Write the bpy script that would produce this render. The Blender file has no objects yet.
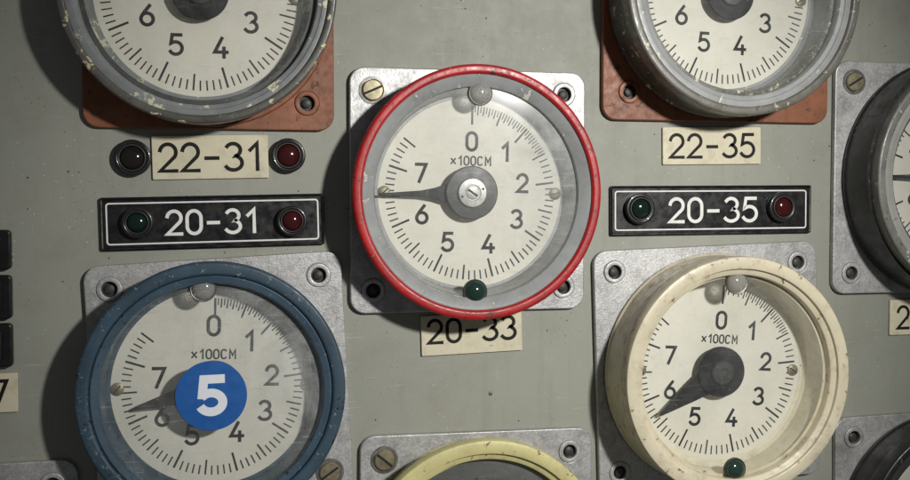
import bpy, bmesh, math, random
from mathutils import Vector, Matrix
random.seed(4)
MM=0.001
scene=bpy.context.scene
col=scene.collection
scene.view_settings.view_transform='Standard'
scene.view_settings.look='None'
scene.view_settings.exposure=0

def lin(c):
    return tuple(((v/255)/12.92 if v/255<=0.04045 else ((v/255+0.055)/1.055)**2.4) for v in c)+(1,)

# ------------------------------------------------------------ materials
class N:
    def __init__(s,name):
        s.m=bpy.data.materials.new(name); s.m.use_nodes=True
        s.t=s.m.node_tree; s.n=s.t.nodes; s.l=s.t.links
        s.b=s.n['Principled BSDF']; s.out=s.n['Material Output']
        tc=s.n.new('ShaderNodeTexCoord'); oi=s.n.new('ShaderNodeObjectInfo')
        mul=s.n.new('ShaderNodeVectorMath'); mul.operation='SCALE'; mul.inputs[0].default_value=(7.3,3.1,5.7)
        s.l.new(oi.outputs['Random'],mul.inputs['Scale'])
        add=s.n.new('ShaderNodeVectorMath'); add.operation='ADD'
        s.l.new(tc.outputs['Object'],add.inputs[0]); s.l.new(mul.outputs[0],add.inputs[1])
        s.co=add.outputs[0]; s.raw=tc.outputs['Object']
    def noise(s,scale,detail=4,rough=0.55,co=None,dist=0):
        x=s.n.new('ShaderNodeTexNoise'); x.inputs['Scale'].default_value=scale
        x.inputs['Detail'].default_value=detail; x.inputs['Roughness'].default_value=rough
        x.inputs['Distortion'].default_value=dist
        s.l.new(co or s.co,x.inputs['Vector']); return x.outputs['Fac']
    def voro(s,scale,co=None,feat='F1',out='Distance'):
        x=s.n.new('ShaderNodeTexVoronoi'); x.inputs['Scale'].default_value=scale; x.feature=feat
        s.l.new(co or s.co,x.inputs['Vector']); return x.outputs[out]
    def ramp(s,f,a,b,va=0.0,vb=1.0):
        x=s.n.new('ShaderNodeMapRange'); x.inputs['From Min'].default_value=a; x.inputs['From Max'].default_value=b
        x.inputs['To Min'].default_value=va; x.inputs['To Max'].default_value=vb
        s.l.new(f,x.inputs['Value']); return x.outputs[0]
    def mix(s,f,a,b,mode='MIX'):
        x=s.n.new('ShaderNodeMix'); x.data_type='RGBA'; x.blend_type=mode
        for sock,v in ((x.inputs[0],f),(x.inputs[6],a),(x.inputs[7],b)):
            if isinstance(v,(int,float)): sock.default_value=v
            elif isinstance(v,tuple): sock.default_value=v
            else: s.l.new(v,sock)
        return x.outputs[2]
    def math(s,op,a,b=0.0,clamp=False):
        x=s.n.new('ShaderNodeMath'); x.operation=op; x.use_clamp=clamp
        for i,v in enumerate((a,b)):
            if isinstance(v,(int,float)): x.inputs[i].default_value=v
            else: s.l.new(v,x.inputs[i])
        return x.outputs[0]
    def mapping(s,scale,rot=(0,0,0)):
        x=s.n.new('ShaderNodeMapping'); x.inputs['Scale'].default_value=scale; x.inputs['Rotation'].default_value=rot
        s.l.new(s.co,x.inputs['Vector']); return x.outputs[0]
    def bump(s,h,strength=0.3,dist=0.001):
        x=s.n.new('ShaderNodeBump'); x.inputs['Strength'].default_value=strength; x.inputs['Distance'].default_value=dist
        s.l.new(h,x.inputs['Height']); s.l.new(x.outputs[0],s.b.inputs['Normal'])
    def set(s,k,v):
        if isinstance(v,(int,float,tuple)): s.b.inputs[k].default_value=v
        else: s.l.new(v,s.b.inputs[k])

def paint(name,c,rough=0.4,chip=(90,85,75),chip_amt=0.35,chip_scale=90,var=0.18,bump=0.15,dirt=(60,52,40),dirt_amt=0.35,spec=0.5,chip2=None,c2t=0.6,edge=None,et=0.58):
    k=N(name); base=lin(c)
    v=k.noise(25,5,0.6)
    dark=tuple(x*(1-var*1.6) for x in base[:3])+(1,); light=tuple(min(1,x*(1+var)) for x in base[:3])+(1,)
    cc=k.mix(k.ramp(v,0.3,0.7),dark,light)
    d=k.ramp(k.noise(60,8,0.75),0.5,0.8,0,dirt_amt)
    cc=k.mix(d,cc,lin(dirt))
    cm=k.ramp(k.noise(chip_scale,8,0.68,dist=0.4),0.72-chip_amt*0.25,0.735-chip_amt*0.25)
    cc=k.mix(cm,cc,lin(chip))
    if chip2:
        c2=k.ramp(k.noise(chip_scale*1.7,8,0.72,dist=0.5),c2t,c2t+.01)
        cc=k.mix(c2,cc,lin(chip2)); cm=k.math('MAXIMUM',cm,c2)
    if edge:
        g=k.n.new('ShaderNodeNewGeometry')
        pe=k.ramp(g.outputs['Pointiness'],0.53,0.56)
        ne=k.ramp(k.noise(170,8,0.72,dist=0.3),et,et+.02)
        em=k.math('MULTIPLY',pe,ne)
        cc=k.mix(em,cc,lin(edge)); cm=k.math('MAXIMUM',cm,em)
    k.set('Base Color',cc)
    k.set('Roughness',k.ramp(k.noise(120,5,0.6),0.3,0.7,rough-0.1,rough+0.15))
    k.set('Specular IOR Level',spec)
    h=k.math('SUBTRACT',k.math('MULTIPLY',k.noise(400,3,0.5),0.4),cm)
    k.bump(h,bump,0.0006)
    return k.m

def mat_panel():
    k=N('panel_enamel')
    a=k.mix(k.ramp(k.noise(4,6,0.6),0.3,0.7),lin((141,143,132)),lin((155,156,145)))
    a=k.mix(k.ramp(k.noise(14,8,0.78),0.48,0.8,0,0.4),a,lin((116,110,95)))
    a=k.mix(k.ramp(k.noise(1,5,0.6,co=k.mapping((60,60,5))),0.55,0.8,0,0.25),a,lin((103,100,88)))
    v=k.voro(80); gate=k.ramp(k.noise(9,3),0.47,0.53)
    sp=k.math('MULTIPLY',k.ramp(v,0.05,0.09,1,0),gate)
    a=k.mix(sp,a,lin((52,42,32)))
    v2=k.voro(210); gate2=k.ramp(k.noise(17,4),0.5,0.58)
    a=k.mix(k.math('MULTIPLY',k.ramp(v2,0.06,0.14,0.8,0),gate2),a,lin((70,60,45)))
    v3=k.voro(120); gate3=k.ramp(k.noise(13,4),0.5,0.55)
    a=k.mix(k.math('MULTIPLY',k.ramp(v3,0.05,0.1,0.7,0),gate3),a,lin((205,203,192)))
    s1=k.noise(1,2,0.5,co=k.mapping((25,30,900),(0,0.5,0)))
    s1=k.math('MULTIPLY',k.ramp(s1,0.68,0.72),k.ramp(k.noise(11,3),0.5,0.6))
    s2=k.noise(1,2,0.5,co=k.mapping((900,30,22),(0,0.3,0)))
    s2=k.math('MULTIPLY',k.ramp(s2,0.71,0.75),k.ramp(k.noise(8,3),0.54,0.62))
    a=k.mix(k.math('MULTIPLY',k.math('MAXIMUM',s1,s2),0.4),a,lin((196,195,184)))
    k.set('Base Color',a)
    k.set('Roughness',k.ramp(k.noise(40,6,0.7),0.3,0.7,0.48,0.65))
    k.set('Specular IOR Level',0.35)
    h=k.math('ADD',k.math('MULTIPLY',k.noise(500,2,0.5),0.5),k.math('MULTIPLY',k.noise(60,3,0.5),0.7))
    h=k.math('SUBTRACT',h,sp)
    k.bump(h,0.25,0.0008)
    return k.m
M_PANEL=mat_panel()

def mat_cast(name,c1,c2,metal=0.45,rough=0.42):
    k=N(name)
    a=k.mix(k.ramp(k.noise(380,5,0.7),0.3,0.7),lin(c1),lin(c2))
    a=k.mix(k.ramp(k.noise(28,8,0.78),0.46,0.75,0,0.7),a,lin((96,93,87)))
    k.set('Base Color',a); k.set('Metallic',metal)
    k.set('Roughness',k.ramp(k.noise(90,5,0.6),0.3,0.7,rough-0.08,rough+0.15))
    h=k.math('ADD',k.math('MULTIPLY',k.voro(520),0.6),k.noise(900,3,0.6))
    k.bump(h,0.24,0.0006)
    return k.m
M_CAST=mat_cast('cast_aluminium',(160,160,159),(202,202,200))
M_RUSTPLATE=paint('red_oxide_paint',(134,80,50),0.5,(70,48,34),0.44,70,0.22,0.3,dirt=(64,46,32),dirt_amt=0.7)
M_RED=paint('red_enamel',(168,27,28),0.38,(62,46,42),0.42,130,0.16,0.25,dirt=(70,18,16),dirt_amt=0.7,chip2=(150,120,112),c2t=.64)
M_BLUE=paint('blue_enamel',(56,76,90),0.44,(28,38,46),0.44,100,0.2,0.25,dirt=(38,48,54),dirt_amt=0.8,chip2=(118,132,136),spec=0.4,c2t=.612)
M_BLUEIN=paint('blue_enamel_inner',(62,83,98),0.42,(28,38,46),0.40,100,0.16,0.25,dirt=(38,48,54),dirt_amt=0.7,spec=0.4,chip2=(118,132,136),c2t=.63)
M_CREAM=paint('cream_enamel',(210,201,174),0.4,(118,94,64),0.37,120,0.07,0.25,dirt=(138,122,90),dirt_amt=0.8)
M_CREAMWALL=paint('cream_inner_wall',(218,211,188),0.5,(150,135,110),0.25,90,0.06,0.15,dirt=(140,126,98),dirt_amt=0.6)
M_YEL=paint('yellow_enamel',(208,200,142),0.4,(110,100,72),0.36,110,0.08,0.25,dirt=(130,122,88),dirt_amt=0.7)
M_GREYWORN=paint('worn_grey_paint',(90,88,82),0.34,(204,196,156),0.51,85,0.22,0.4,dirt=(50,44,36),dirt_amt=0.85,chip2=(52,42,32),c2t=.625,edge=(200,194,168),et=.52)
M_GREYWORN2=paint('worn_pale_grey_paint',(106,104,96),0.34,(194,187,156),0.47,85,0.22,0.4,dirt=(54,47,38),dirt_amt=0.85,chip2=(64,50,36),c2t=.625,edge=(192,186,164),et=.53)
M_GREYIN=paint('grey_inner_paint',(148,150,149),0.36,(200,196,182),0.36,60,0.12,0.2,dirt=(92,90,84),dirt_amt=0.7)
M_GREYPATCH=paint('patchy_grey_paint',(128,132,132),0.38,(204,202,168),0.58,50,0.15,0.2,dirt=(76,76,70),dirt_amt=0.7)
M_OLIVE=paint('worn_grey_metal',(118,118,112),0.32,(190,188,178),0.4,100,0.2,0.3,dirt=(58,56,50),dirt_amt=0.8,chip2=(54,50,44),c2t=.62,edge=(206,204,196),et=.5)
M_BLACKP=paint('black_enamel',(36,36,36),0.35,(92,88,82),0.34,110,0.2,0.3,dirt=(64,58,50),dirt_amt=0.5)
M_DARKBODY=paint('dark_housing_paint',(56,56,54),0.5,(34,32,30),0.4,80,0.2,0.3)
M_DGREY=paint('dark_grey_wall',(84,84,82),0.5,(60,58,54),0.4,80,0.2,0.3)
M_CHALK=paint('chalk_white_wall',(150,150,144),0.5,(90,86,78),0.3,80,0.1,0.2)

def mat_simple(name,c,rough=0.5,metal=0.0,coat=0.0,var=0.12,scale=150,bump=0.1,spec=0.5):
    k=N(name); b=lin(c)
    a=k.mix(k.ramp(k.noise(scale,5,0.65),0.3,0.7),tuple(x*(1-var) for x in b[:3])+(1,),tuple(min(1,x*(1+var)) for x in b[:3])+(1,))
    k.set('Base Color',a); k.set('Roughness',k.ramp(k.noise(scale*0.7,4),0.3,0.7,max(0.02,rough-0.07),rough+0.07)); k.set('Metallic',metal)
    k.set('Coat Weight',coat); k.set('Specular IOR Level',spec)
    if bump: k.bump(k.noise(scale*3,3),bump,0.0004)
    return k.m
def mat_dial():
    k=N('dial_enamel')
    a=k.mix(k.ramp(k.noise(12,6,0.6),0.3,0.7),lin((212,209,195)),lin((225,222,209)))
    a=k.mix(k.ramp(k.noise(45,8,0.78),0.52,0.85,0,0.42),a,lin((166,158,134)))
    sp=k.math('MULTIPLY',k.ramp(k.voro(300),0.05,0.1,0.6,0),k.ramp(k.noise(40,3),0.5,0.56))
    a=k.mix(sp,a,lin((95,80,60)))
    k.set('Base Color',a); k.set('Roughness',0.55); return k.m
M_DIAL=mat_dial()
M_INK=mat_simple('black_dial_ink',(18,18,17),0.5,bump=0,spec=.25)
M_POINTER=mat_simple('black_pointer_paint',(24,23,23),0.5,spec=0.25)
M_HUB=mat_simple('dark_grey_hub',(54,54,53),0.42,var=.3)
M_HUBCAP=mat_simple('steel_hub_cap',(142,141,138),0.38,0.6,var=0.35)
M_SCREW=mat_simple('tarnished_screw',(140,132,108),0.45,0.6,var=0.35)
M_STEEL=mat_simple('dull_steel',(122,120,115),0.42,0.7,var=0.35)
M_HOLE=mat_simple('dark_recess',(22,20,18),0.7)
M_BLACKPL=paint('black_engraved_plastic',(21,21,22),0.3,(60,58,54),0.1,120,0.15,0.05,dirt=(52,49,44),dirt_amt=0.3)
M_WHITEENG=mat_simple('white_engraving',(226,226,220),0.6,var=0.1,bump=0)
M_IVORY=paint('ivory_plate',(208,201,174),0.5,(120,108,84),0.25,110,0.06,0.15,dirt=(150,138,108),dirt_amt=0.7)
M_BLKENG=mat_simple('black_engraving',(20,19,18),0.6,bump=0,spec=.25)
M_STICK=mat_simple('blue_sticker_vinyl',(26,88,160),0.45,var=0.1,bump=0)
M_STICKW=mat_simple('white_sticker_print',(226,230,236),0.5,var=0.03,bump=0)
M_LAMPRIM=mat_simple('black_lamp_rim',(30,30,30),0.28,coat=0.3)
M_SWITCH=mat_simple('black_switch_plastic',(20,20,21),0.35)

def mat_bead(name,c,trans,rough=0.15,coat=.4):
    k=N(name); k.set('Base Color',lin(c)); k.set('Roughness',rough); k.set('Transmission Weight',trans); k.set('IOR',1.4); k.set('Coat Weight',coat)
    return k.m
M_BEADW=mat_bead('clear_pale_bead',(216,215,208),0.72,0.12,.6)
M_BEADG=mat_bead('dark_green_bead',(28,52,46),0.2,0.12,.5)
M_LENSG=mat_bead('dark_green_lens',(18,36,31),0.05,0.12)
M_LENSR=mat_bead('dark_red_lens',(62,20,21),0.05,0.12)
M_LENSK=mat_bead('smoked_black_lens',(34,30,28),0.1,0.1)

def mat_glass(name,dust=0.1,side=0.0,milk=0.0):
    k=N(name)
    tr=k.n.new('ShaderNodeBsdfTransparent'); tr.inputs[0].default_value=(0.97,0.975,0.97,1)
    gl=k.n.new('ShaderNodeBsdfGlossy'); gl.inputs['Roughness'].default_value=0.12
    fr=k.n.new('ShaderNodeFresnel'); fr.inputs['IOR'].default_value=1.45
    m1=k.n.new('ShaderNodeMixShader'); k.l.new(fr.outputs[0],m1.inputs[0]); k.l.new(tr.outputs[0],m1.inputs[1]); k.l.new(gl.outputs[0],m1.inputs[2])
    df=k.n.new('ShaderNodeBsdfDiffuse'); df.inputs[0].default_value=lin((214,217,215))
    f=k.ramp(k.noise(22,8,0.7),0.35,0.8,0.01+milk,dust+milk)
    sc=k.noise(1,4,0.65,co=k.mapping((30,40,520),(0,0.9,0)))
    f=k.math('ADD',f,k.ramp(sc,0.60,0.8,0,dust*2.2))
    sc2=k.noise(1,4,0.65,co=k.mapping((500,40,25),(0,0.4,0)))
    f=k.math('ADD',f,k.ramp(sc2,0.63,0.8,0,dust*1.6))
    dd=k.math('MULTIPLY',k.ramp(k.voro(260),0.05,0.13,0.5,0),k.ramp(k.noise(30,3),0.5,0.56))
    f=k.math('ADD',f,dd)
    if side:
        sx=k.n.new('ShaderNodeSeparateXYZ'); k.l.new(k.raw,sx.inputs[0])
        g=k.math('ADD',k.math('MULTIPLY',sx.outputs[0],0.85),k.math('MULTIPLY',sx.outputs[2],0.6))
        g=k.ramp(g,0.0,0.095,0.0,side)
        n1=k.ramp(k.noise(16,9,0.72,dist=0.8),0.36,0.66,0.15,1.25)
        f=k.math('ADD',f,k.math('MULTIPLY',g,n1))
    f=k.math('MINIMUM',f,0.55)
    m2=k.n.new('ShaderNodeMixShader'); k.l.new(f,m2.inputs[0]); k.l.new(m1.outputs[0],m2.inputs[1]); k.l.new(df.outputs[0],m2.inputs[2])
    k.l.new(m2.outputs[0],k.out.inputs['Surface'])
    return k.m
M_GLASS=mat_glass('dusty_glass',0.12,0.1)
M_GLASSHAZY=mat_glass('scratched_hazy_glass',0.14,0.34,0.02)

# ------------------------------------------------------------ mesh helpers
def link(me,name,mats,parent=None,loc=(0,0,0),rot=0):
    o=bpy.data.objects.new(name,me); col.objects.link(o)
    for m in (mats if isinstance(mats,(list,tuple)) else [mats]): me.materials.append(m)
    if parent is not None: o.parent=parent
    o.location=Vector(loc)*MM; o.rotation_euler=(0,rot,0)
    return o
def finish(bm,name,mats,parent=None,loc=(0,0,0),rot=0,smooth=True,angle=35,recalc=True):
    if recalc:
        bmesh.ops.remove_doubles(bm,verts=bm.verts,dist=1e-6)
        bmesh.ops.recalc_face_normals(bm,faces=bm.faces)
    me=bpy.data.meshes.new(name); bm.to_mesh(me); bm.free()
    if smooth:
        for p in me.polygons: p.use_smooth=True
        me.set_sharp_from_angle(angle=math.radians(angle))
    return link(me,name,mats,parent,loc,rot)
def lathe_bm(bm,prof,closed=False,segs=128,cx=0,cz=0,mi=0):
    rings=[]
    for r,d in prof:
        if r<1e-6: rings.append([bm.verts.new((cx*MM,-d*MM,cz*MM))])
        else: rings.append([bm.verts.new(((cx+r*math.cos(2*math.pi*i/segs))*MM,-d*MM,(cz+r*math.sin(2*math.pi*i/segs))*MM)) for i in range(segs)])
    n=len(rings)
    for j in range(n if closed else n-1):
        a=rings[j]; b=rings[(j+1)%n]
        for i in range(segs):
            k=(i+1)%segs
            if len(a)==1 and len(b)==1: continue
            if len(a)==1: f=bm.faces.new((a[0],b[i],b[k]))
            elif len(b)==1: f=bm.faces.new((a[i],b[0],a[k]))
            else: f=bm.faces.new((a[i],b[i],b[k],a[k]))
            f.material_index=mi
def lathe(name,prof,mats,parent=None,loc=(0,0,0),closed=False,segs=128,angle=35,rot=0):
    bm=bmesh.new(); lathe_bm(bm,prof,closed,segs)
    return finish(bm,name,mats,parent,loc,rot,angle=angle)
def rrect(r0,r1,d0,d1,rad,n=5):
    pts=[]
    for cx,cy,a0 in ((r1-rad,d1-rad,0),(r0+rad,d1-rad,90),(r0+rad,d0+rad,180),(r1-rad,d0+rad,270)):
        for i in range(n+1):
            a=math.radians(a0+90*i/n); pts.append((cx+rad*math.cos(a),cy+rad*math.sin(a)))
    return pts
def round_poly(w,h,rad,n=6):
    pts=[]
    for cx,cy,a0 in ((w/2-rad,h/2-rad,0),(-w/2+rad,h/2-rad,90),(-w/2+rad,-h/2+rad,180),(w/2-rad,-h/2+rad,270)):
        for i in range(n+1):
            a=math.radians(a0+90*i/n); pts.append((cx+rad*math.cos(a),cy+rad*math.sin(a)))
    return pts
def slab(name,outline,holes,d0,d1,bev,mats,parent=None,loc=(0,0,0),rot=0):
    cu=bpy.data.curves.new(name,'CURVE'); cu.dimensions='2D'; cu.fill_mode='BOTH'
    t=(d1-d0)*MM
    cu.extrude=t/2-bev*MM; cu.bevel_depth=bev*MM; cu.bevel_resolution=2; cu.offset=-bev*MM
    loops=[outline]+[[(cx+r*math.cos(2*math.pi*i/40),cz+r*math.sin(2*math.pi*i/40)) for i in range(40)] for cx,cz,r in holes]
    for L in loops:
        sp=cu.splines.new('POLY'); sp.points.add(len(L)-1); sp.use_cyclic_u=True
        for p,(x,z) in zip(sp.points,L): p.co=(x*MM,z*MM,0,1)
    o=bpy.data.objects.new('tmp',cu); col.objects.link(o)
    dg=bpy.context.evaluated_depsgraph_get(); dg.update()
    me=bpy.data.meshes.new_from_object(o.evaluated_get(dg))
    bpy.data.objects.remove(o); bpy.data.curves.remove(cu)
    me.transform(Matrix.Translation((0,-(d0+d1)/2*MM,0))@Matrix.Rotation(math.radians(90),4,'X'))
    me.materials.clear(); me.name=name
    for p in me.polygons: p.use_smooth=True; p.material_index=0
    me.set_sharp_from_angle(angle=math.radians(30))
    return link(me,name,mats,parent,loc,rot)

# ------------------------------------------------------------ stroke lettering
def arc(cx,cy,rx,ry,a0,a1,n=14):
    return [(cx+rx*math.cos(math.radians(a0+(a1-a0)*i/n)),cy+ry*math.sin(math.radians(a0+(a1-a0)*i/n))) for i in range(n+1)]
G={
'0':[(arc(.3,.68,.28,.32,0,180)+arc(.3,.32,.28,.32,180,360),True)],
'1':[([(.1,.74),(.36,1),(.36,0)],False)],
'2':[(arc(.3,.7,.28,.3,170,-38)+[(.02,0),(.6,0)],False)],
'3':[(arc(.28,.755,.26,.245,150,-75)+arc(.28,.27,.31,.27,75,-150),False)],
'4':[([(.36,1),(.0,.27),(.62,.27)],False),([(.45,.5),(.45,0)],False)],
'5':[([(.55,1),(.12,1),(.06,.56)]+arc(.28,.32,.31,.32,125,-150),False)],
'6':[([(.44,1),(.2,.68)]+arc(.31,.3,.29,.3,150,180,3),False),(arc(.31,.3,.29,.3,0,352,26),True)],
'7':[([(.02,1),(.58,1),(.2,0)],False)],
'-':[([(.06,.46),(.5,.46)],False)],
'x':[([(.05,.12),(.55,.72)],False),([(.05,.72),(.55,.12)],False)],
'C':[(arc(.32,.68,.28,.32,35,180)+arc(.32,.32,.28,.32,180,325),False)],
'M':[([(.04,0),(.04,1),(.34,.35),(.64,1),(.64,0)],False)],
}
ADV={'1':.5,'-':.58,'M':.82,'C':.72,'x':.66}
def ribbon(bm,pts,closed,w,d,mi=0,cap=True):
    P=[Vector(p) for p in pts]
    Q=[P[0]]
    for p in P[1:]:
        if (p-Q[-1]).length>1e-3: Q.append(p)
    if closed and (Q[0]-Q[-1]).length<1e-3: Q.pop()
    P=Q; n=len(P)
    if not closed and cap:
        P[0]=P[0]-(P[1]-P[0]).normalized()*w*0.35; P[-1]=P[-1]+(P[-1]-P[-2]).normalized()*w*0.35
    L=[];R=[]
    for i in range(n):
        if closed: a=P[i]-P[i-1]; b=P[(i+1)%n]-P[i]
        else:
            a=P[i]-P[i-1] if i>0 else P[1]-P[0]; b=P[i+1]-P[i] if i<n-1 else P[-1]-P[-2]
        a=a.normalized(); b=b.normalized(); t=(a+b)
        t=t.normalized() if t.length>1e-4 else a
        nn=Vector((-t.y,t.x)); k=min(2.2,1/max(.2,nn.dot(Vector((-a.y,a.x)))))
        L.append(bm.verts.new(((P[i].x+nn.x*w/2*k)*MM,-d*MM,(P[i].y+nn.y*w/2*k)*MM)))
        R.append(bm.verts.new(((P[i].x-nn.x*w/2*k)*MM,-d*MM,(P[i].y-nn.y*w/2*k)*MM)))
    for i in range(n if closed else n-1):
        j=(i+1)%n
        f=bm.faces.new((L[i],R[i],R[j],L[j])); f.material_index=mi
def text(bm,s,cx,cz,h,w,d,xs=1.0,gap=0.18,rot=0,mi=0):
    tot=sum((ADV.get(c,.6)+gap) for c in s)-gap
    x=-tot/2*h*xs
    dd=d
    ca,sa=math.cos(rot),math.sin(rot)
    for c in s:
        for pts,cl in G[c]:
            pp=[]
            for px,py in pts:
                X=x+px*h*xs; Y=(py-.5)*h
                pp.append((cx+X*ca-Y*sa,cz+X*sa+Y*ca))
            ribbon(bm,pp,cl,w,dd,mi); dd+=0.04
        x+=(ADV.get(c,.6)+gap)*h*xs

# ------------------------------------------------------------ fasteners
def fastener(kind,parent,x,z,d,mat=None):
    if kind=='screw':
        bm=bmesh.new()
        R=10.5
        lathe_bm(bm,[(R,0),(R,2.2),(R-1.2,3.2),(0,3.6)],segs=48)
        o=finish(bm,'screw',[mat or M_SCREW],parent,(x,-d,z),random.uniform(-.8,.8))
        bm=bmesh.new()
        bmesh.ops.create_cube(bm,size=1,matrix=Matrix.Translation((0,-3.75*MM,0))@Matrix.Diagonal((18.5*MM,0.5*MM,2.2*MM,1)))
        finish(bm,'screw_slot',[M_HOLE],o,(0,0,0),smooth=False)
        bm=bmesh.new(); lathe_bm(bm,[(R+.6,0.0),(R+.6,1.0),(R+3.0,0.9),(R+3.2,0.0)],segs=48)
        finish(bm,'washer',[M_STEEL],o)
        return o
    else:
        o=lathe('hole_collar',rrect(7.2,11.5,-4,1.6,0.7,3),mat or M_CAST,parent,(x,-d,z),closed=True,segs=56)
        lathe('recessed_bolt',[(7.1,-5),(7.1,-4.6),(4.6,-4.4),(4.4,-1.6),(3.4,-0.9),(0,-0.8)],M_DARKBODY,o,segs=40)
        return o

NUMS=[(0,50.5),(40,53.5),(78.5,53.5),(118,53.5),(159.5,53.5),(205,53.5),(246,53.5),(290,53.5)]
# ------------------------------------------------------------ gauge
def gauge(X,Z,plate_dx=0,plate_dz=0,plate_rot=0,plate_mat=None,corners=None,ring='red',ring_mat=None,inner_mat=None,house_mat=None,
          pointer=0,pshape='thin',dial_rot=0,glass=None,beads=(None,None),bead_rot=0,dial_screws=True,hub='steel',label='',bigtext=1.0,
          dR=0,dH=0,psize=240,hubdx=0,nums=None,dD=0,inset=22.5,flange=False,ds=1.0,wall_mat=None,wb=0):
    e=bpy.data.objects.new('dial_gauge',None); col.objects.link(e); e.empty_display_size=.05
    e.location=(X*MM,0,Z*MM)
    e['label']=label; e['category']='gauge'; e['group']='round level gauges screwed to the control panel'
    A=lambda prof:[(r+dR*min(1,max(0,(r-100.5)/18)),d+dD) for r,d in prof]
    co=psize/2-inset
    sg={'TL':(-co,co),'TR':(co,co),'BL':(-co,-co),'BR':(co,-co)}
    holes=[(sg[c][0],sg[c][1],11.2) for c,k in corners.items() if k=='hole']
    pl=slab('mounting_plate',round_poly(psize,psize,15),holes,0.5,7,1.2,[plate_mat],e,(plate_dx,0,plate_dz),math.radians(plate_rot))
    lathe('plate_boss',[(113,6.5),(112.5,8.2),(111.5,9.0),(104,9.2)],[plate_mat],pl)
    for c,k in corners.items():
        fastener(k,pl,sg[c][0],sg[c][1],7,None if k=='screw' else plate_mat)
    h=dH
    lathe('housing',[(109.5+h,9.3),(109.5+h,12),(108+h,14),(108+h,40+dD),(109+h,41+dD),(109+h,43+dD),(100,43+dD)],[house_mat],e)
    if ring=='red':
        lathe('bezel_ring',A(rrect(110.8,119,43,57,2.8)),[ring_mat],e,closed=True)
        lathe('inner_ring',A([(111,48),(111,53),(110,53.4),(105,51.2),(101,48.2),(100.5,45),(100.5,43)]),[inner_mat],e)
    elif ring=='blue':
        lathe('bezel_ring',A(rrect(107,118.5,40,57,2.8)),[ring_mat],e,closed=True)
        lathe('inner_ring',A([(99,43),(99,50),(100.5,53),(105.4,54.2),(106.5,53.6),(106.7,43)]),[inner_mat],e)
    elif ring=='wide':
        lathe('bezel_ring',A([(102.5,43)]+[(102.5,49),(103,51.5),(104,52.5)]+[(107.2,53),(107.8,53.4),(108.2,56.6),(109,57.2),(116.5,57.2),(118,56.6),(118.6,55.4),(118.6,44),(117.6,42.4),(110,42)]),[ring_mat],e)
    elif ring=='thin':
        lathe('bezel_ring',A(rrect(112.5,119,38,57.5,2.2)),[ring_mat],e,closed=True)
        lathe('inner_ring',A([(112.7,50),(112.7,54),(112,54.2),(108.5,53.8),(107.8,52.8),(105,52.2),(104.4,51),(103.8,43)]),[inner_mat],e)
    wd=2.8 if ring in('wide','thin') else 0
    lathe('inner_wall',[(101+wd,43.2+dD),(99.5+wd,40+dD),(96.5+wd*.7+wb,22),(95.4+wb,18.5),(92.5+wb,18.3)],[wall_mat or inner_mat],e)
    if flange: lathe('inner_flange',[(102,43.2+dD),(99,42.6+dD),(84,38+dD),(80,30+dD)],[M_DGREY],e)
    bm=bmesh.new(); lathe_bm(bm,[(0,18),(97+wb,18),(97+wb,16)],segs=128)
    dr=math.radians(-dial_rot)
    df=finish(bm,'dial_face',[M_DIAL],e)
    bm=bmesh.new(); d=18.2
    def pol(a,r):
        a=math.radians(a+dial_rot); r*=ds; return (r*math.sin(a),r*math.cos(a))
    step=41.0
    for i in range(0,76):
        v=i/10; a=v*step
        major=(i%10==0); mid=(i%5==0)
        r0=67 if major else (71 if mid else 76.5); w=2.0 if major else (1.6 if mid else 1.3)
        ribbon(bm,[pol(a,r0),pol(a,85.5)],False,w,d,0,cap=False)
        if i<16 and i>0:
            ribbon(bm,[pol(a-step*.05,79),pol(a-step*.05,85.5)],False,1.05,d+.03,0,cap=False)
    for n_,(na,nr) in enumerate(nums or NUMS):
        x,z=pol(na,nr)
        text(bm,str(n_),x,z,17*bigtext,3.1,d+.05,xs=1.04,rot=dr)
    x,z=pol(0,31.5)
    text(bm,'x100CM',x,z,8.4,1.4,d+.05,xs=.99,gap=.22,rot=dr)
    finish(bm,'dial_marking',[M_INK],df,smooth=False,recalc=False)
    if dial_screws:
        for s in (-1,1):
            a=math.radians(90*s+dial_rot*.5)
            sc=lathe('dial_screw',[(6,0),(6,1.2),(5,1.9),(0,2.1)],[M_SCREW],df,(86.5*math.sin(a),-18,86.5*math.cos(a)),segs=32,rot=random.uniform(-1,1))
            bm=bmesh.new(); bmesh.ops.create_cube(bm,size=1,matrix=Matrix.Translation((0,-2.15*MM,0))@Matrix.Diagonal((9.8*MM,.3*MM,1.3*MM,1)))
            finish(bm,'screw_slot',[M_HOLE],sc,smooth=False)
    if pshape=='thin': out=[(0,92),(1.0,90),(3.0,50),(5.4,36),(9,25),(9,0)]
    elif pshape=='mid': out=[(0,74),(1.4,72),(8,32),(10,22),(10,0)]
    else: out=[(0,80),(1.6,78),(10.5,36),(12.5,24),(12.5,0)]
    L=[(x,z) for x,z in out]+[(-x,z) for x,z in out[::-1] if x>0]
    slab('pointer',L,[],26,28,0.3,[M_POINTER],e,(hubdx,0,0),math.radians(pointer))
    if hub=='steel':
        hb=lathe('hub',[(14,18),(14,24),(24.5,25),(26,26.5),(26,30.5),(25,31.5),(14.5,32)],[M_HUB],e,(hubdx,0,0),segs=72)
        lathe('hub_cap',[(14.5,31),(14.5,33.6),(13.6,34.3),(8.2,34.5),(7.8,33.6),(6.6,33.6),(6.2,34.6),(0,35)],[M_HUBCAP],hb,segs=56)
        bm=bmesh.new(); bmesh.ops.create_cube(bm,size=1,matrix=Matrix.Rotation(.6,4,'Y')@Matrix.Translation((0,-35.05*MM,0))@Matrix.Diagonal((11*MM,.3*MM,1.8*MM,1)))
        finish(bm,'screw_slot',[M_HOLE],hb,smooth=False)
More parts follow.
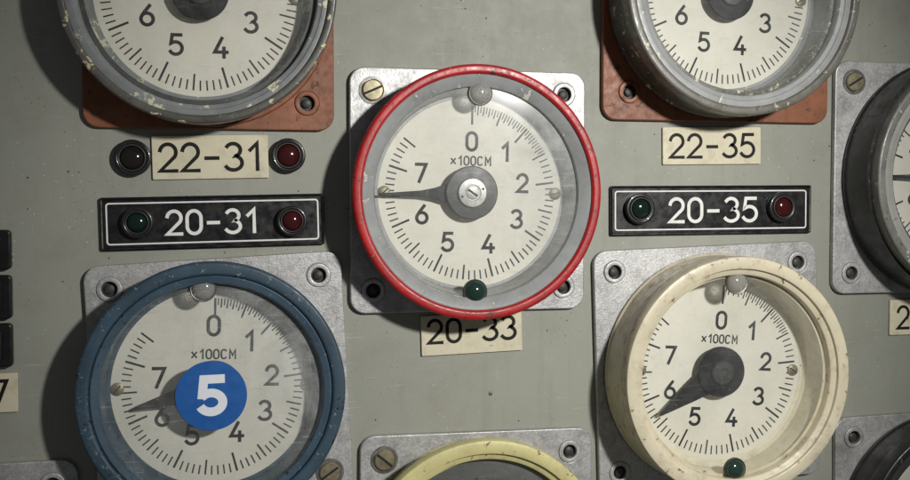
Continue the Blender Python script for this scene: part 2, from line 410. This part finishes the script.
        for t in (20,200):
            lathe('hub_pin',[(1.1,34.2),(1.1,34.8),(0,34.9)],[M_HOLE],hb,(11*math.cos(math.radians(t)),0,11*math.sin(math.radians(t))),segs=16)
    else:
        hb=lathe('hub',[(14,18),(14,24),(25,25),(26,26.5),(26,30.5),(25,31.5),(12,32)],[M_POINTER],e,(hubdx,0,0),segs=72)
        lathe('hub_cap',[(12.5,31.5),(12.5,34),(11,35.4),(5,35.8),(4.5,35),(0,35)],[M_HUB],hb,segs=56)
    lathe('cover_glass',[(0,44.5+dD),(60,44.4+dD),(101+wd,44.0+dD)],[glass or M_GLASS],e)
    for (m,ang) in zip(beads,(0,180)):
        if m:
            a=math.radians(ang+bead_rot); x,z=95*math.sin(a),95*math.cos(a)
            bd=lathe('indicator_bead',[(10.5,44.3)]+[(10.5*math.cos(math.radians(t)),46.0+7*math.sin(math.radians(t))) for t in range(0,90,9)]+[(0,53)],[m],e,(x,-dD,z),segs=40)
            lathe('bead_collar',[(10.4,44.3),(10.4,47.2),(11.2,47.4),(11.9,46.8),(11.9,44.3)],[M_STEEL if m is M_BEADW else M_HUB],bd,segs=40)
    return e

H='hole'; S='screw'
gauge(12,47,2,2,0,M_CAST,{'TL':S,'TR':H,'BL':H,'BR':H},'red',M_RED,M_GREYIN,M_DARKBODY,269,'thin',1,M_GLASSHAZY,(M_BEADW,M_BEADG),1.5,True,'steel',
      'round gauge with bright red bezel on a grey aluminium plate',dR=2.5,hubdx=-2)
gauge(-236,-135,8,1,-3,M_CAST,{'TL':H,'TR':H,'BL':H,'BR':S},'blue',M_BLUE,M_BLUEIN,M_BLUE,257.5,'mid',1.5,M_GLASSHAZY,(M_BEADW,M_BEADG),-5,True,'steel',
      'round gauge with blue double bezel and numbered sticker on its glass',psize=238,bigtext=1.03,
      nums=[(-1,59),(37,55),(79,56),(116,54.5),(153,49.5),(203,50),(240,55),(280,52)],ds=.975,hubdx=0,dR=1)
gauge(278,-138,-3,3,-2,M_CAST,{'TL':H,'TR':H,'BL':H,'BR':H},'wide',M_CREAM,M_CREAM,M_CREAM,237.5,'fat',4,M_GLASS,(M_BEADW,M_BEADG),0,True,'dark',
      'round gauge with wide cream bezel on a grey aluminium plate',dR=3,dH=12.5,psize=254,hubdx=-2,dD=11,
      nums=NUMS[:4]+[(158,51.5),(204,52)]+[(247,54.5)]+[(284,54)],ds=1.04,wb=2.5,wall_mat=M_CREAMWALL)
gauge(-245,230,9,-8.5,0,M_RUSTPLATE,{'TL':H,'TR':H,'BR':H},'thin',M_GREYWORN,M_GREYPATCH,M_DARKBODY,350,'mid',0,M_GLASS,(M_BEADW,None),0,True,'dark',
      'round gauge with chipped grey bezel on a red-brown plate',1.05,dR=3,dH=3,psize=230,nums=[(a,50) for a,r in NUMS],inset=26,ds=1.04,wb=2)
gauge(282,250,-1,0,0,M_RUSTPLATE,{'TL':H,'TR':H,'BL':H},'thin',M_GREYWORN2,M_GREYIN,M_GREYWORN,352,'mid',1,M_GLASS,(M_BEADW,None),0,True,'dark',
      'round gauge with worn pale grey bezel on a red-brown plate',1.05,dR=7,dH=15,psize=256,nums=[(a,50) for a,r in NUMS],dD=8,inset=29,ds=1.05,wb=2.5)
gauge(557,64,-13,0,0,M_CAST,{'TL':S,'TR':H,'BL':H,'BR':H},'thin',M_OLIVE,M_CHALK,M_BLACKP,271,'thin',2,M_GLASS,(M_BEADW,M_BEADG),0,True,'steel',
      'round gauge with worn grey bezel and black housing on aluminium plate',dR=8,dH=21,psize=252,dD=10)
gauge(18,-313,4,0,0.6,M_CAST,{'TL':S,'TR':H,'BL':H,'BR':H},'wide',M_YEL,M_DARKBODY,M_YEL,200,'mid',0,M_GLASS,(None,M_BEADG),20,True,'steel',
      'round gauge with pale yellow bezel on a grey aluminium plate',dR=4,dH=4,flange=True,inset=24)
gauge(551,-319,-2,0,-1,M_CAST,{'TL':H,'TR':H,'BL':H,'BR':H},'thin',M_BLACKP,M_DARKBODY,M_BLACKP,120,'mid',0,M_GLASS,(M_BEADW,M_BEADG),0,True,'steel',
      'round gauge with black bezel on a grey aluminium plate',dR=7,dH=12,psize=246,dD=6)
gauge(-476,-320,-3,0,0,M_CAST,{'TL':H,'TR':H,'BL':H,'BR':H},'thin',M_BLACKP,M_GREYIN,M_BLACKP,120,'mid',0,M_GLASS,(M_BEADW,M_BEADG),0,True,'steel',
      'round gauge with black bezel on a grey aluminium plate')

# sticker on the blue gauge's glass
st=slab('numbered_sticker',[(32*math.cos(2*math.pi*i/96),32*math.sin(2*math.pi*i/96)) for i in range(96)],[],44.9,45.4,0.1,[M_STICK],None,(-238,0,-138.5))
st['label']='round blue sticker with white numeral 5 on gauge glass'; st['category']='sticker'
bm=bmesh.new()
hh=37
T=lambda L:[((x-.33)*hh*1.15,(y-.5)*hh) for x,y in L]
ribbon(bm,T([(.61,.905),(.17,.905),(.12,.42)]),False,8.0,45.6,cap=False)
ribbon(bm,T(arc(.31,.33,.245,.235,148,-158,26)),False,8.0,45.75,cap=False)
finish(bm,'numeral',[M_STICKW],st,(0.5,0,0.3),math.radians(-1),smooth=False,recalc=False)

# ------------------------------------------------------------ panel
bm=bmesh.new()
vs=[bm.verts.new(p) for p in ((-1.3,0,-.9),(1.3,0,-.9),(1.3,0,.9),(-1.3,0,.9))]
bm.faces.new(vs)
pn=finish(bm,'control_panel',[M_PANEL],smooth=False,recalc=False)
pn['kind']='structure'; pn['label']='grey-green enamelled steel control panel'

# ------------------------------------------------------------ nameplates
def nameplate(txt,X,Z,w,h,style,th,tw,rot,label,xs=1.0,gap=.18,tx=0,t=3,tz=0):
    if style=='ivory': m,ink=M_IVORY,M_BLKENG
    else: m,ink=M_BLACKPL,M_WHITEENG
    o=slab('nameplate',round_poly(w,h,1.2,3),[],0.2,t,0.5,[m],None,(X,0,Z),math.radians(rot))
    o['label']=label; o['category']='nameplate'; o['group']='engraved nameplates on the control panel'
    bm=bmesh.new()
    text(bm,txt,tx,tz,th,tw,t+.15,xs=xs,gap=gap)
    finish(bm,'lettering',[ink],o,smooth=False,recalc=False)
    if style=='black':
        bm=bmesh.new(); ribbon(bm,round_poly(w-11,h-11,2.5,4),True,1.4,t+.12)
        finish(bm,'border_line',[ink],o,smooth=False,recalc=False)
        bm=bmesh.new()
        loops=[]
        for (ww,hh,dd) in ((w+.4,h+.4,.3),(w+.4,h+.4,t+1.0),(w-1.5,h-1.5,t+1.6),(w-4,h-4,t+1.2),(w-5,h-5,t-.1)):
            loops.append([bm.verts.new((x*MM,-dd*MM,z*MM)) for x,z in round_poly(ww,hh,2,4)])
        for a,b in zip(loops,loops[1:]):
            for i in range(len(a)):
                j=(i+1)%len(a); bm.faces.new((a[i],a[j],b[j],b[i]))
        finish(bm,'raised_rim',[M_BLACKPL],o)
    return o
nameplate('22-31',-237,80.5,107,41,'ivory',25,3.5,-1.3,'ivory nameplate engraved 22-31 between two small lamps',xs=1.04,gap=.18)
nameplate('20-31',-234,19.5,206,49,'black',21.5,3.2,-1.2,'black nameplate engraved 20-31 with two lamps',xs=1.06,gap=.2,tx=-2)
nameplate('22-35',277,97,112,39,'ivory',23.5,3.4,-.9,'ivory nameplate engraved 22-35 above a black nameplate',xs=1.08,gap=.2)
nameplate('20-35',278,29.5,229,51,'black',24,3.5,-.4,'black nameplate engraved 20-35 with two lamps',xs=1.1,gap=.2,tx=1)
nameplate('20-33',17,-94,104,40,'ivory',22.5,3.4,-1.6,'ivory nameplate engraved 20-33 below the red gauge',xs=1.06,gap=.2,tz=4)
nameplate('22-37',-459,-136,96,36,'ivory',22,3.3,0,'ivory nameplate engraved 22-37 beside the blue gauge',xs=.98,gap=.16)
nameplate('22-37',546,-90,108,39,'ivory',24,3.3,0,'ivory nameplate with black numerals below the black gauge',xs=.98,gap=.2)

# ------------------------------------------------------------ lamps
def lamp(X,Z,R,mat,base,label):
    o=lathe('indicator_lamp',rrect(R*.72,R,0,7.5,1.6,4),[M_LAMPRIM],None,(X,-base,Z),closed=True,segs=64)
    o['label']=label; o['category']='indicator lamp'; o['group']='small indicator lamps on the control panel'
    lathe('lamp_rim',rrect(R*.66,R*.74,2,8.6,.5,3),[M_HUB],o,closed=True,segs=56)
    r=R*.66
    lathe('lens',[(r*math.cos(math.radians(t)),5+6*math.sin(math.radians(t))) for t in range(0,90,9)]+[(0,11)],[mat],o,segs=48)
    return o
lamp(-308,79,17,M_LENSK,.2,'smoked black indicator lamp beside the ivory nameplate')
lamp(-165,82.5,16.5,M_LENSR,.2,'dark red indicator lamp beside the ivory nameplate')
lamp(-304,19,14.5,M_LENSG,3.2,'dark green indicator lamp set in a black nameplate')
lamp(-162,20,14.5,M_LENSR,3.2,'dark red indicator lamp set in a black nameplate')
lamp(194,31,16,M_LENSG,3.2,'dark green indicator lamp set in a black nameplate')
lamp(356,32.5,16,M_LENSR,3.2,'dark red indicator lamp set in a black nameplate')

# ------------------------------------------------------------ switch blocks
for z0,z1 in ((13,-23),(-28,-68),(-72,-112)):
    cz=(z0+z1)/2; hh=abs(z0-z1)
    o=slab('push_button',round_poly(70,hh,4),[],0.3,9,1.5,[M_SWITCH],None,(-449,0,cz))
    o['label']='black plastic push button block on the panel'; o['category']='push button'; o['group']='stacked black push buttons'
    slab('button_cap',round_poly(54,hh-12,3),[],9,14,1.5,[M_SWITCH],o)
for (x,z) in ((37,-156),):
    o=lathe('panel_rivet',[(2.2,0),(2.0,.8),(0,1.1)],[M_STEEL],None,(x,0,z),segs=20)
    o['label']='tiny steel rivet in the enamelled panel'; o['category']='rivet'

# ------------------------------------------------------------ light
w=bpy.data.worlds.new('World'); scene.world=w; w.use_nodes=True
w.node_tree.nodes['Background'].inputs[0].default_value=(0.93,0.96,1,1)
w.node_tree.nodes['Background'].inputs[1].default_value=0.085
def spot(loc,target,power,size,blend,rad,color):
    l=bpy.data.lights.new('lamp_light','SPOT'); l.energy=power; l.spot_size=math.radians(size); l.spot_blend=blend; l.shadow_soft_size=rad; l.color=color
    o=bpy.data.objects.new('lamp_light',l); col.objects.link(o); o.location=loc
    o.rotation_euler=(Vector(target)-Vector(loc)).to_track_quat('-Z','Y').to_euler()
spot((.385,-1.15,.345),(.07,0,-.04),63,60,1.0,.04,(1,.98,.945))

cd=bpy.data.cameras.new('Camera'); cam=bpy.data.objects.new('Camera',cd); col.objects.link(cam)
cam.location=(-.225,-1.005,.04)
cam.rotation_euler=(-Vector(cam.location)).to_track_quat('-Z','Y').to_euler()
cd.sensor_width=36; cd.lens=36*1030/910; cd.clip_start=.01; cd.clip_end=100
scene.camera=cam
